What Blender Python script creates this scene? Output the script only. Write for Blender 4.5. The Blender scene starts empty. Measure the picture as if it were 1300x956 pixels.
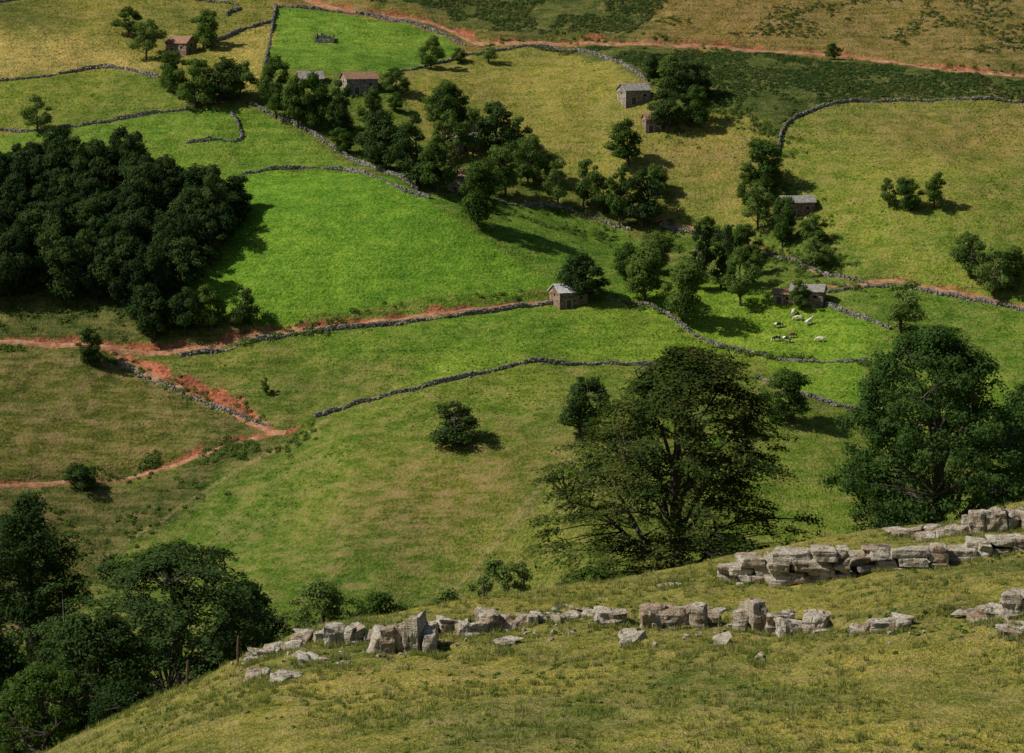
import bpy, bmesh, math, random
import numpy as np
from mathutils import Vector, Matrix, noise as mnoise
random.seed(7)
R = np.random.default_rng(11)
scene = bpy.context.scene

# ------------------------------------------------------------------ image pixel coordinates (u, v) to camera rays
PITCH = math.radians(9.0)
F = 650.0/math.tan(math.radians(10.0))
cp, sp = math.cos(PITCH), math.sin(PITCH)
def direction(u, v):
    dx = (u-650.0)/F; dy = (478.0-v)/F
    return np.array([dx, dy*sp+cp, dy*cp-sp])
def s2l(c):
    c = np.asarray(c, float)/255.0
    return np.where(c <= 0.04045, c/12.92, ((c+0.055)/1.055)**2.4)

# ------------------------------------------------------------------ noise
TAB = R.random((256, 256))
def vn(x, y):
    ix = np.floor(x).astype(int); iy = np.floor(y).astype(int)
    fx = x-ix; fy = y-iy
    fx = fx*fx*(3-2*fx); fy = fy*fy*(3-2*fy)
    a = TAB[ix & 255, iy & 255]; b = TAB[(ix+1) & 255, iy & 255]
    c = TAB[ix & 255, (iy+1) & 255]; d = TAB[(ix+1) & 255, (iy+1) & 255]
    return (a*(1-fx)+b*fx)*(1-fy)+(c*(1-fx)+d*fx)*fy - 0.5
def fbm(x, y, s, o=4):
    t = 0; a = 1.0; x = x/s; y = y/s
    for i in range(o):
        t = t+a*vn(x+17.3*i, y+9.1*i); a *= 0.5; x = x*2.03; y = y*2.03
    return t

# ------------------------------------------------------------------ terrain
def gz(x, y, cx, cy, a, sx, sy, rot=0):
    c, s = math.cos(rot), math.sin(rot)
    X = (x-cx)*c+(y-cy)*s; Y = -(x-cx)*s+(y-cy)*c
    return a*np.exp(-(X/sx)**2-(Y/sy)**2)
def Hfar(x, y):
    z = -97+0.4*(y-750)
    z = np.where(y > 1000, 3+0.4*(y-1000)-0.0004*(y-1000)**2, z)
    z = np.where(y > 1450, 102+0*z, z)
    z = z+gz(x, y, 15, 655, 12, 62, 46)
    z = z+gz(x, y, -88, 655, -13, 38, 40)
    z = z+gz(x, y, -35, 775, 9, 45, 36)
    z = z+gz(x, y, 38, 790, -9, 50, 22, -0.5)
    z = z+gz(x, y, -95, 720, -4, 50, 18)
    z = z+gz(x, y, 60, 850, 7, 50, 33)
    z = z+gz(x, y, -60, 860, 6, 45, 30)
    z = z+gz(x, y, 120, 790, 6, 45, 35)
    z = z+fbm(x+300, y, 70.0, 2)*6+fbm(x, y+77, 18.0, 4)*1.9
    return z
crest_px = [(-500, 1120), (-200, 1040), (60, 950), (235, 867), (300, 838), (380, 812), (450, 794), (520, 780), (610, 762), (700, 748), (800, 730),
            (900, 713), (1010, 693), (1130, 672), (1220, 655), (1300, 640), (1500, 605), (1900, 560)]
cx_, cy_, cz_ = [], [], []
for (u, v) in crest_px:
    yc = 100+30*(u/1300.0)
    d = direction(u, v); t = yc/d[1]
    cx_.append(d[0]*t); cy_.append(yc); cz_.append(d[2]*t)
cx_, cy_, cz_ = map(np.array, (cx_, cy_, cz_))
def bandfun(px):
    out = []
    for (u, v) in px:
        yy = np.arange(62, 150, 0.1)
        d = direction(u, v); t = yy/d[1]
        below = d[2]*t <= Hnear_base(d[0]*t, yy)
        i = int(np.argmax(below)) if below.any() else len(yy)-1
        out.append((d[0]*t[i], yy[i]))
    return np.array(out)
def Hnear_base(x, y):
    yc = np.interp(x, cx_, cy_); zc = np.interp(x, cx_, cz_)
    s = y-yc
    p = np.where(s < 0, -0.12*s, -0.30*s-0.0022*np.maximum(0, s-45)**2)
    plat = zc+p
    line = -1.7-0.31*y+0.012*np.maximum(0, y-60)**2
    k = 1.5
    m = np.minimum(plat, line)-k*np.log1p(np.exp(-np.abs(plat-line)/k))*0.6
    return m+fbm(x, y, 7.0, 4)*0.55+fbm(x+9, y, 1.3, 3)*0.20
B1 = B2 = None
def Hnear(x, y):
    z = Hnear_base(x, y)
    if B1 is not None:
        for (B, x0, x1, A) in ((B1, -9, 30, 0.5), (B2, 8.5, 26, 0.8)):
            yb = np.interp(x, B[:, 0], B[:, 1])+fbm(x, x*0+3, 2.0, 2)*0.5
            d = y-yb
            env = 1/(1+np.exp(-(x-x0)/0.6))/(1+np.exp((x-x1)/0.6))*(0.75+0.8*vn(x/2.3, x*0+B[0, 1]))
            z = z+A*env/(1+np.exp(-np.clip((d-.3)/0.12, -40, 40)))*np.exp(-np.maximum(d, 0)/3.5)
    return z
def H0(x, y):
    a = Hfar(x, y); b = Hnear(x, y)
    return np.maximum(np.where(y < 560, np.maximum(a, -235), a), np.where(y < 560, b, -1e3))
b1 = bandfun([(300, 845), (395, 818), (493, 815), (597, 800), (725, 785), (855, 790), (905, 790), (985, 796), (1125, 795), (1275, 775), (1400, 755)])
b2 = bandfun([(900, 738), (970, 736), (1080, 728), (1150, 720), (1215, 711), (1290, 700), (1400, 690)])
B1, B2 = b1, b2

def hit(u, v, near=False):
    d = direction(u, v)
    yy = np.arange(62, 150, 0.08) if near else np.arange(560, 1450, 0.5)
    t = yy/d[1]
    H = H0(d[0]*t, yy)
    below = d[2]*t <= H
    i = int(np.argmax(below)) if below.any() else len(yy)-1
    if not near and i > 0:
        g0 = d[2]*t[i-1]-H[i-1]; g1 = H[i]-d[2]*t[i]
        y = yy[i-1]+0.5*g0/max(g0+g1, 1e-6)
    else:
        y = yy[i]
    return d[0]*y/d[1], y
def catmull(P, step):
    P = np.array(P, float)
    Q = np.vstack([2*P[0]-P[1], P, 2*P[-1]-P[-2]])
    out = []
    for i in range(1, len(Q)-2):
        p0, p1, p2, p3 = Q[i-1:i+3]
        n = max(2, int(np.linalg.norm(p2-p1)/step))
        for k in range(n):
            t = k/n
            out.append(0.5*((2*p1)+(-p0+p2)*t+(2*p0-5*p1+4*p2-p3)*t*t+(-p0+3*p1-3*p2+p3)*t**3))
    out.append(P[-1])
    return np.array(out)
def line_w(px, step=0.6, near=False):
    return catmull([hit(u, v, near) for (u, v) in px], step)

# tracks: (points, half width, depth, bank width, bank strength)
tracks = [
 (line_w([(-120, 425), (0, 428), (90, 432), (160, 440), (240, 438), (330, 417), (430, 409), (560, 392), (700, 376)], 2.0), 0.9, 1.2, 2.1, 0.85),
 (line_w([(150, 444), (200, 472), (260, 500), (310, 524), (352, 541), (372, 538)], 2.0), 1.0, 1.7, 3.0, 1.2),
 (line_w([(352, 541), (325, 550), (270, 566), (210, 588), (130, 602), (60, 608), (-120, 614)], 2.0), 0.8, 1.3, 2.2, 0.8),
 (line_w([(340, -40), (395, -4), (470, 12), (560, 28), (620, 50), (700, 50), (830, 50), (950, 58), (1080, 66), (1180, 80), (1300, 90), (1450, 98)], 2.0), 1.1, 1.5, 2.3, 0.8),
 (line_w([(790, 262), (835, 275), (910, 292), (990, 322), (1040, 345)], 2.0), 0.8, 0.8, 1.4, 0.45),
 (line_w([(1030, 362), (1080, 358), (1130, 352), (1210, 366), (1300, 385), (1400, 400)], 2.0), 0.9, 1.0, 1.5, 0.5),
]
trails = [line_w([(130, 706), (220, 650), (300, 598), (365, 560), (420, 530)], 2.0), line_w([(560, 765), (620, 700), (660, 650), (700, 600), (735, 575)], 2.0),
          line_w([(930, 520), (985, 480), (1040, 470)], 2.0)]
def seg_dist(x, y, P):
    best = np.full(x.shape, 1e9); side = np.zeros(x.shape)
    for a, b in zip(P[:-1], P[1:]):
        m = (np.abs(x-(a[0]+b[0])/2) < 14) & (np.abs(y-(a[1]+b[1])/2) < 14)
        if not m.any(): continue
        X = x[m]; Y = y[m]
        d = b-a; L = d@d
        t = np.clip(((X-a[0])*d[0]+(Y-a[1])*d[1])/max(L, 1e-9), 0, 1)
        ex = X-(a[0]+t*d[0]); ey = Y-(a[1]+t*d[1])
        D = np.hypot(ex, ey)
        bb = best[m]; ss = side[m]
        k = D < bb
        bb[k] = D[k]; ss[k] = ey[k]
        best[m] = bb; side[m] = ss
    return best, side
def carve(x, y):
    z = np.zeros(x.shape)
    for (P, hw, dep, bw, st) in tracks:
        d, s = seg_dist(x, y, P)
        w = np.where(s > 0, 1.3, 4.5)
        dd = np.maximum(0, d-hw)
        z = np.minimum(z, -dep*np.exp(-(dd/w)**2))
    return z
def H(x, y):
    x = np.atleast_1d(np.asarray(x, float)); y = np.atleast_1d(np.asarray(y, float))
    z = H0(x, y)
    m = y > 560
    if m.any():
        z[m] = z[m]+carve(x[m], y[m])
    return z
def H1(x, y): return float(H([x], [y])[0])

# ------------------------------------------------------------------ mesh helpers
def mk(name, V, Fc, mats=(), midx=None, smooth=False, parent=None, link=True):
    me = bpy.data.meshes.new(name)
    V = np.asarray(V, np.float32)
    groups = Fc if isinstance(Fc, list) else [Fc]
    groups = [np.asarray(g, np.int32) for g in groups if len(g)]
    me.vertices.add(len(V)); me.vertices.foreach_set('co', V.ravel())
    nl = sum(g.size for g in groups); nf = sum(len(g) for g in groups)
    me.loops.add(nl); me.loops.foreach_set('vertex_index', np.concatenate([g.ravel() for g in groups]))
    me.polygons.add(nf)
    ls = []; o = 0
    for g in groups:
        ls.append(o+np.arange(len(g))*g.shape[1]); o += g.size
    me.polygons.foreach_set('loop_start', np.concatenate(ls).astype(np.int32))
    for m in mats: me.materials.append(m)
    if midx is not None: me.polygons.foreach_set('material_index', np.asarray(midx, np.int32))
    me.polygons.foreach_set('use_smooth', np.full(nf, smooth))
    me.update(calc_edges=True)
    if not link: return me
    ob = bpy.data.objects.new(name, me)
    scene.collection.objects.link(ob)
    if parent: ob.parent = parent
    return ob
def axis(lo, f0, f1, hi, step, grow=1.12, mx=60):
    a = list(np.arange(f0, f1+step/2, step))
    s = step; p = f1; r = []
    while p < hi:
        s = min(s*grow, mx); p += s; r.append(p)
    s = step; p = f0; l = []
    while p > lo:
        s = min(s*grow, mx); p -= s; l.append(p)
    return np.array(l[::-1]+a+r)
def grid(name, xs, ys, mat, colfun, joint=None):
    X, Y = np.meshgrid(xs, ys)
    x = X.ravel(); y = Y.ravel(); z = H(x, y)
    nx, ny = len(xs), len(ys)
    i = (np.arange(ny-1)[:, None]*nx+np.arange(nx-1)[None, :]).ravel()
    Q = np.stack([i, i+1, i+nx+1, i+nx], 1)
    ob = mk(name, np.stack([x, y, z], 1), Q, [mat], smooth=True)
    c, dry = colfun(x, y)
    at = ob.data.color_attributes.new('Col', 'FLOAT_COLOR', 'POINT')
    buf = np.ones((len(x), 4), np.float32); buf[:, :3] = np.clip(c, 0.002, 1); buf[:, 3] = dry
    at.data.foreach_set('color', buf.ravel())
    return ob

# ------------------------------------------------------------------ materials
def newmat(name):
    m = bpy.data.materials.new(name); m.use_nodes = True
    nt = m.node_tree; nt.nodes.clear()
    out = nt.nodes.new('ShaderNodeOutputMaterial')
    return m, nt, out
def N(nt, t, **kw):
    n = nt.nodes.new(t)
    for k, v in kw.items():
        setattr(n, k, v)
    return n
def noise(nt, scale, detail=4, vec=None, rough=0.55):
    n = N(nt, 'ShaderNodeTexNoise'); n.inputs['Scale'].default_value = scale
    n.inputs['Detail'].default_value = detail; n.inputs['Roughness'].default_value = rough
    if vec is not None: nt.links.new(vec, n.inputs['Vector'])
    return n.outputs['Fac']
def ramp(nt, src, stops):
    r = N(nt, 'ShaderNodeValToRGB'); e = r.color_ramp.elements
    while len(e) < len(stops): e.new(0.5)
    for i, (p, c) in enumerate(stops):
        e[i].position = p; e[i].color = (*c, 1) if len(c) == 3 else c
    nt.links.new(src, r.inputs['Fac']); return r.outputs['Color']
def mix(nt, a, b, fac, mode='MIX'):
    m = N(nt, 'ShaderNodeMix', data_type='RGBA', blend_type=mode)
    for s, i in ((fac, 0), (a, 6), (b, 7)):
        if isinstance(s, (int, float)): m.inputs[i].default_value = s
        elif isinstance(s, tuple): m.inputs[i].default_value = (*s, 1)
        else: nt.links.new(s, m.inputs[i])
    return m.outputs[2]
def mth(nt, op, a, b=None):
    m = N(nt, 'ShaderNodeMath', operation=op)
    for i, s in enumerate((a, b)):
        if s is None: continue
        if isinstance(s, (int, float)): m.inputs[i].default_value = s
        else: nt.links.new(s, m.inputs[i])
    return m.outputs[0]
def bsdf(nt, out, col, rough=0.9, bump=None, bd=0.1, bs=1.0, spec=0.15):
    p = N(nt, 'ShaderNodeBsdfPrincipled')
    p.inputs['Roughness'].default_value = rough
    p.inputs['Specular IOR Level'].default_value = spec
    if isinstance(col, tuple): p.inputs['Base Color'].default_value = (*col, 1)
    else: nt.links.new(col, p.inputs['Base Color'])
    if bump is not None:
        b = N(nt, 'ShaderNodeBump'); b.inputs['Distance'].default_value = bd; b.inputs['Strength'].default_value = bs
        nt.links.new(bump, b.inputs['Height']); nt.links.new(b.outputs[0], p.inputs['Normal'])
    nt.links.new(p.outputs[0], out.inputs[0])
    return p
def vmap(nt, scale, src=None):
    if src is None: src = N(nt, 'ShaderNodeNewGeometry').outputs['Position']
    m = N(nt, 'ShaderNodeMapping'); m.inputs['Scale'].default_value = scale
    nt.links.new(src, m.inputs['Vector']); return m.outputs[0]

def grass_mat(name, k, near=False):
    m, nt, out = newmat(name)
    at = N(nt, 'ShaderNodeAttribute', attribute_name='Col')
    col = at.outputs['Color']; dry = at.outputs['Alpha']
    pos = vmap(nt, (1, 1, 1))
    n1 = noise(nt, 0.04*k, 3, pos); n2 = noise(nt, 0.22*k, 4, pos, 0.65); n3 = noise(nt, 1.3*k, 3, pos, 0.75)
    streak = noise(nt, 0.5*k, 4, vmap(nt, (0.22, 0.6, 1.7)), 0.65)
    v = ramp(nt, n1, [(0.25, (0.82, 0.85, 0.9)), (0.75, (1.24, 1.13, 1.15))])
    c = mix(nt, col, v, 1.0, 'MULTIPLY')
    v = ramp(nt, n2, [(0.3, (0.72, 0.79, 0.84)), (0.7, (1.34, 1.2, 1.15))])
    c = mix(nt, c, v, 1.0, 'MULTIPLY')
    v = ramp(nt, n3, [(0.32, (0.42, 0.48, 0.52)), (0.5, (0.98, .96, .98)), (0.70, (1.7, 1.5, 1.6))])
    c = mix(nt, c, v, 1.0, 'MULTIPLY')
    v = ramp(nt, streak, [(0.35, (0.64, 0.69, 0.75)), (0.62, (1.22, 1.13, 1.1))])
    c = mix(nt, c, v, 0.65, 'MULTIPLY')
    f = mth(nt, 'ADD', mth(nt, 'MULTIPLY', n2, 0.45), mth(nt, 'MULTIPLY', streak, 0.55))
    f = ramp(nt, f, [(0.46, (0, 0, 0)), (0.66, (1, 1, 1))])
    f = mth(nt, 'MULTIPLY', f, dry)
    c = mix(nt, c, (0.27, 0.185, 0.09) if not near else (0.26, 0.20, 0.10), f)
    h = mth(nt, 'ADD', n3, mth(nt, 'MULTIPLY', streak, 0.8))
    bsdf(nt, out, c, 0.95, h, (0.7 if not near else 1.0)/k, 1.0, 0.04)
    return m
M_hill = grass_mat('hillside_grass', 1.0)
M_fore = grass_mat('foreground_grass', 4.5, True)

def leaf_mat(name, a, b, tr=0.3, c=None, cs=0.45):
    m, nt, out = newmat(name)
    g = N(nt, 'ShaderNodeNewGeometry'); oi = N(nt, 'ShaderNodeObjectInfo')
    f = mth(nt, 'ADD', mth(nt, 'MULTIPLY', g.outputs['Random Per Island'], 0.5), mth(nt, 'MULTIPLY', oi.outputs['Random'], 0.5))
    col = ramp(nt, f, [(0.1, a), (0.9, b)])
    if c:
        col = mix(nt, col, c, ramp(nt, noise(nt, cs, 3, g.outputs['Position']), [(0.48, (0, 0, 0)), (0.68, (0.75, 0.75, 0.75))]))
    d = N(nt, 'ShaderNodeBsdfDiffuse'); t = N(nt, 'ShaderNodeBsdfTranslucent')
    nt.links.new(col, d.inputs['Color'])
    tc = mix(nt, col, (1.3, 1.5, 0.6), 1.0, 'MULTIPLY'); nt.links.new(tc, t.inputs['Color'])
    s = N(nt, 'ShaderNodeMixShader'); s.inputs[0].default_value = tr
    nt.links.new(d.outputs[0], s.inputs[1]); nt.links.new(t.outputs[0], s.inputs[2])
    nt.links.new(s.outputs[0], out.inputs[0])
    return m
L_mid = leaf_mat('leaves_mid', (0.045, 0.088, 0.018), (0.13, 0.185, 0.042), 0.3)
L_light = leaf_mat('leaves_light', (0.08, 0.13, 0.030), (0.17, 0.225, 0.06), 0.3)
L_dark = leaf_mat('leaves_dark', (0.025, 0.052, 0.016), (0.075, 0.112, 0.032), 0.25)
L_wood = leaf_mat('leaves_woodland', (0.015, 0.032, 0.012), (0.056, 0.086, 0.026), 0.2)
L_near = leaf_mat('leaves_near_dark', (0.018, 0.042, 0.014), (0.062, 0.10, 0.028), 0.25)
L_beech = leaf_mat('leaves_beech', (0.020, 0.044, 0.011), (0.075, 0.105, 0.022), 0.25, (0.13, 0.12, 0.03))
L_ash = leaf_mat('leaves_ash', (0.035, 0.075, 0.020), (0.09, 0.148, 0.036), 0.3)
L_brack = leaf_mat('bracken_fronds', (0.040, 0.078, 0.022), (0.085, 0.12, 0.038), 0.3, (0.12, 0.125, 0.045), 0.09)
L_tuss = leaf_mat('tussock_grass', (0.060, 0.10, 0.028), (0.13, 0.16, 0.05), 0.3, (0.18, 0.155, 0.07), 0.1)
L_grass = leaf_mat('grass_blades', (0.085, 0.12, 0.022), (0.29, 0.29, 0.09), 0.3, (0.33, 0.27, 0.14), 1.2)
L_weed = leaf_mat('weed_leaves', (0.045, 0.09, 0.02), (0.12, 0.18, 0.045), 0.3)
def bark():
    m, nt, out = newmat('bark')
    n = noise(nt, 3, 5, vmap(nt, (1, 1, 0.3)))
    bsdf(nt, out, ramp(nt, n, [(0.3, (0.035, 0.029, 0.022)), (0.7, (0.12, 0.10, 0.08))]), 0.9, n, 0.1); return m
M_bark = bark()
def stone_mat(name, a, b, sc=2.0, stain=(0.05, 0.05, 0.045)):
    m, nt, out = newmat(name)
    g = N(nt, 'ShaderNodeNewGeometry')
    n = noise(nt, sc, 6, g.outputs['Position'], 0.65)
    c = ramp(nt, mth(nt, 'ADD', mth(nt, 'MULTIPLY', n, 0.6), mth(nt, 'MULTIPLY', g.outputs['Random Per Island'], 0.4)), [(0.25, a), (0.75, b)])
    n2 = noise(nt, sc*0.4, 5, g.outputs['Position'], 0.7)
    c = mix(nt, c, stain, ramp(nt, n2, [(0.5, (0, 0, 0)), (0.68, (0.8, 0.8, 0.8))]))
    bsdf(nt, out, c, 0.9, n, 0.12); return m
M_wall = stone_mat('drystone', (0.10, 0.09, 0.075), (0.36, 0.33, 0.28), 1.5, (0.08, 0.08, 0.06))
def limestone():
    m, nt, out = newmat('limestone')
    g = N(nt, 'ShaderNodeNewGeometry'); P = g.outputs['Position']
    n = noise(nt, 1.3, 7, P, 0.7); n2 = noise(nt, 6, 5, P, 0.75)
    st = noise(nt, 1.6, 5, vmap(nt, (0.5, 0.5, 5.0)), 0.7)
    vs = noise(nt, 2.0, 5, vmap(nt, (2.5, 2.5, 0.5)), 0.7)
    c = ramp(nt, n, [(0.28, (0.27, 0.20, 0.13)), (0.42, (0.47, 0.385, 0.275)), (0.55, (0.63, 0.56, 0.44)), (0.8, (0.76, 0.71, 0.61))])
    c = mix(nt, c, (0.36, 0.22, 0.115), ramp(nt, noise(nt, 0.8, 4, P), [(0.49, (0, 0, 0)), (0.70, (0.7, 0.7, 0.7))]))
    c = mix(nt, c, (0.10, 0.085, 0.06), ramp(nt, st, [(0.56, (0, 0, 0)), (0.63, (0.9, 0.9, 0.9))]))
    c = mix(nt, c, (0.10, 0.085, 0.06), ramp(nt, vs, [(0.57, (0, 0, 0)), (0.63, (0.85, 0.85, 0.85))]))
    c = mix(nt, c, (0.12, 0.12, 0.08), ramp(nt, n2, [(0.58, (0, 0, 0)), (0.72, (0.55, 0.55, 0.55))]))
    h = mth(nt, 'ADD', mth(nt, 'MULTIPLY', st, -1.2), mth(nt, 'ADD', mth(nt, 'SUBTRACT', n, vs), mth(nt, 'MULTIPLY', n2, -0.5)))
    bsdf(nt, out, c, 0.85, h, 0.25, 1.0); return m
M_lime = limestone()
def masonry(name, a, b):
    m, nt, out = newmat(name)
    tc = N(nt, 'ShaderNodeTexCoord').outputs['Object']
    v = N(nt, 'ShaderNodeTexVoronoi'); v.inputs['Scale'].default_value = 2.0
    nt.links.new(vmap(nt, (0.75, 0.75, 1.5), tc), v.inputs['Vector'])
    v2 = N(nt, 'ShaderNodeTexVoronoi', feature='DISTANCE_TO_EDGE'); v2.inputs['Scale'].default_value = 2.0
    nt.links.new(vmap(nt, (0.75, 0.75, 1.5), tc), v2.inputs['Vector'])
    sc = N(nt, 'ShaderNodeSeparateColor'); nt.links.new(v.outputs['Color'], sc.inputs[0])
    c = mix(nt, a, b, sc.outputs[0])
    e = ramp(nt, v2.outputs['Distance'], [(0.0, (0.25, 0.25, 0.25)), (0.09, (1, 1, 1))])
    c = mix(nt, c, e, 1.0, 'MULTIPLY')
    n = noise(nt, 1.2, 5, tc)
    c = mix(nt, c, (0.08, 0.07, 0.055), ramp(nt, n, [(0.5, (0, 0, 0)), (0.75, (0.6, 0.6, 0.6))]))
    bsdf(nt, out, c, 0.9, e, 0.08); return m
M_mas = masonry('masonry_brown', (0.16, 0.105, 0.07), (0.44, 0.31, 0.22))
M_masg = masonry('masonry_grey', (0.20, 0.16, 0.12), (0.48, 0.41, 0.32))
M_masr = masonry('masonry_red', (0.22, 0.11, 0.075), (0.45, 0.27, 0.19))
def roofmat(name, a, b):
    m, nt, out = newmat(name)
    tc = N(nt, 'ShaderNodeTexCoord').outputs['Object']
    br = N(nt, 'ShaderNodeTexBrick'); br.inputs['Scale'].default_value = 1.0
    br.inputs['Brick Width'].default_value = 0.7; br.inputs['Row Height'].default_value = 0.45; br.inputs['Mortar Size'].default_value = 0.04
    br.inputs['Color1'].default_value = (*a, 1); br.inputs['Color2'].default_value = (*b, 1); br.inputs['Mortar'].default_value = (a[0]*.3, a[1]*.3, a[2]*.3, 1)
    nt.links.new(tc, br.inputs['Vector'])
    n = noise(nt, 1.4, 5, tc, 0.7)
    c = mix(nt, br.outputs['Color'], (0.12, 0.10, 0.08), ramp(nt, n, [(0.48, (0, 0, 0)), (0.7, (0.7, 0.7, 0.7))]))
    bsdf(nt, out, c, 0.85, n, 0.1); return m
M_rg = roofmat('roof_slab_grey', (0.24, 0.22, 0.19), (0.39, 0.365, 0.325))
M_rr = roofmat('roof_tile_red', (0.28, 0.14, 0.08), (0.38, 0.23, 0.145))
M_rw = roofmat('roof_slab_pale', (0.55, 0.54, 0.52), (0.70, 0.69, 0.66))
def simple(name, col, rough=0.8):
    m, nt, out = newmat(name)
    n = noise(nt, 5, 4, N(nt, 'ShaderNodeTexCoord').outputs['Object'])
    c = ramp(nt, n, [(0.3, tuple(x*0.7 for x in col)), (0.7, tuple(min(1, x*1.2) for x in col))])
    bsdf(nt, out, c, rough); return m
M_wood = simple('weathered_wood', (0.11, 0.07, 0.045)); M_hole = simple('dark_opening', (0.012, 0.011, 0.01))
M_lint = simple('lintel_stone', (0.36, 0.31, 0.25))
def soil():
    m, nt, out = newmat('red_soil')
    n = noise(nt, 0.6, 6, vmap(nt, (1, 1, 1)), 0.7)
    c = ramp(nt, n, [(0.3, (0.17, 0.08, 0.04)), (0.5, (0.33, 0.155, 0.083)), (0.7, (0.45, 0.29, 0.18))])
    c = mix(nt, c, (0.09, 0.10, 0.035), ramp(nt, noise(nt, 0.35, 5, vmap(nt, (1, 1, 1)), 0.7), [(0.55, (0, 0, 0)), (0.65, (0.8, 0.8, 0.8))]))
    bsdf(nt, out, c, 0.95, n, 0.3); return m
M_soil = soil()

# ------------------------------------------------------------------ land cover: polygon, colour (darker ones include painted cloud shade), dryness, edge softness (m)
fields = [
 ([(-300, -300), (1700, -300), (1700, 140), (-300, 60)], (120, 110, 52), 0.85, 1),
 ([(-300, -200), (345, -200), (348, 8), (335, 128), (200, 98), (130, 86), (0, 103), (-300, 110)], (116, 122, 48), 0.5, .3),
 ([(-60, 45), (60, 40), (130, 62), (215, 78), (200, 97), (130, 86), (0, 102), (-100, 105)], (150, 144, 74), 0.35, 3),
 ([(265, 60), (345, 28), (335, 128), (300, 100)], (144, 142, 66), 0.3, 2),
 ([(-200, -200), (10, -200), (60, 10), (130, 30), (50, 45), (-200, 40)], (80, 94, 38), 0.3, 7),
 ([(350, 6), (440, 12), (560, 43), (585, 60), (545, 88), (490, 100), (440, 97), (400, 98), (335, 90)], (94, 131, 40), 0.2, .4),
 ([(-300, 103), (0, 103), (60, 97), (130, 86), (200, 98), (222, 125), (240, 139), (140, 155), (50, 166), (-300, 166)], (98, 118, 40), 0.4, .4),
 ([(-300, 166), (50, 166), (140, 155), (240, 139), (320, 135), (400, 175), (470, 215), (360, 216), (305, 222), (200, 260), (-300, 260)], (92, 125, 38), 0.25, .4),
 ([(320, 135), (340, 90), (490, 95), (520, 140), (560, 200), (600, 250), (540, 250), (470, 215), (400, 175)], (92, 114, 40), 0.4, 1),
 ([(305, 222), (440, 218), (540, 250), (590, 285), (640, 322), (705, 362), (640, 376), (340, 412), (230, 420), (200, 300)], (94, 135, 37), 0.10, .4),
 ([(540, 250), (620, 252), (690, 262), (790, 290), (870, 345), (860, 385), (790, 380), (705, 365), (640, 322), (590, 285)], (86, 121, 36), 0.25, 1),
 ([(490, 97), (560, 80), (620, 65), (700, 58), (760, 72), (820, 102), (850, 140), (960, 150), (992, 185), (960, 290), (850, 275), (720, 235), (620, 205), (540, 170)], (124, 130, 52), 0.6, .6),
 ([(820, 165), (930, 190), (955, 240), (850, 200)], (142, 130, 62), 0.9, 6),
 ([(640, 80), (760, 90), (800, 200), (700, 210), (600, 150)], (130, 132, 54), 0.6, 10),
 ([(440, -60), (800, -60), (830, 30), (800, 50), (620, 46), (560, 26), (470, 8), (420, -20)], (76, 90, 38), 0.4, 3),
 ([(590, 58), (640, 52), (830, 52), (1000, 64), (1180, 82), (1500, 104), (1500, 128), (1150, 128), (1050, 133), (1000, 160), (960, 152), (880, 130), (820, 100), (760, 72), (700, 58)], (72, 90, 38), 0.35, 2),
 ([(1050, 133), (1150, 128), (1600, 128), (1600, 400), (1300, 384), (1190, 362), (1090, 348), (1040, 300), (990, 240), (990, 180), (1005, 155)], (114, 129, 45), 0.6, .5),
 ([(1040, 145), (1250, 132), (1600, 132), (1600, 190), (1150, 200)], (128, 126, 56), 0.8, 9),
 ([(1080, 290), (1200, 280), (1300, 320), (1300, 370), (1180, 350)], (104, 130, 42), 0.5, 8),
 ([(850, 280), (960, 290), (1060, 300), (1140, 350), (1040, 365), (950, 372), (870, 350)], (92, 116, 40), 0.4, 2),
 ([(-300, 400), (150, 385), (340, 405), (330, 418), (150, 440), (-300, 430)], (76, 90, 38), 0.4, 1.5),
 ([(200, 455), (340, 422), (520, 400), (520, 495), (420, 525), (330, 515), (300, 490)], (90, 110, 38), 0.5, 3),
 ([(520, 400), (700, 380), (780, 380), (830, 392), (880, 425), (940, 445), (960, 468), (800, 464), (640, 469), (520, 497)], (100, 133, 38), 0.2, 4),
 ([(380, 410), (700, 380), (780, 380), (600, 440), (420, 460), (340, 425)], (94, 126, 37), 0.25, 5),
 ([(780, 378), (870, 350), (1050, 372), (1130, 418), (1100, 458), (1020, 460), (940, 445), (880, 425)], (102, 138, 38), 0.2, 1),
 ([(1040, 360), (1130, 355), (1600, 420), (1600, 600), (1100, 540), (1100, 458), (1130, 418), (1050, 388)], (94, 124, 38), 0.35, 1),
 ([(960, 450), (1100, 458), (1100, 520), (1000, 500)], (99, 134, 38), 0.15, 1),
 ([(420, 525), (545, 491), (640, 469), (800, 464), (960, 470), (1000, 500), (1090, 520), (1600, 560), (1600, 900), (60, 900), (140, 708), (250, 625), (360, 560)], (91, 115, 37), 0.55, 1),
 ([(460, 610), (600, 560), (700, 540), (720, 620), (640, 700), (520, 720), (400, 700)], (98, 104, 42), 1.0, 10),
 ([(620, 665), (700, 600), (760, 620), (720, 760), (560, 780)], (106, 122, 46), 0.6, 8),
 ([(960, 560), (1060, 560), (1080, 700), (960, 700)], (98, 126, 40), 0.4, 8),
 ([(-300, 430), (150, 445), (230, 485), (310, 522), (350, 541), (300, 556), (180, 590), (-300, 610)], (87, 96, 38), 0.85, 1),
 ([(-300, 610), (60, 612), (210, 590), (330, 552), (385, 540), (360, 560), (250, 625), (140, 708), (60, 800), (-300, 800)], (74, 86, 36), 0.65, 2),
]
FW = [(np.array([hit(u, v) for (u, v) in p]), s2l(c), d, sft) for p, c, d, sft in fields]
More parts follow.
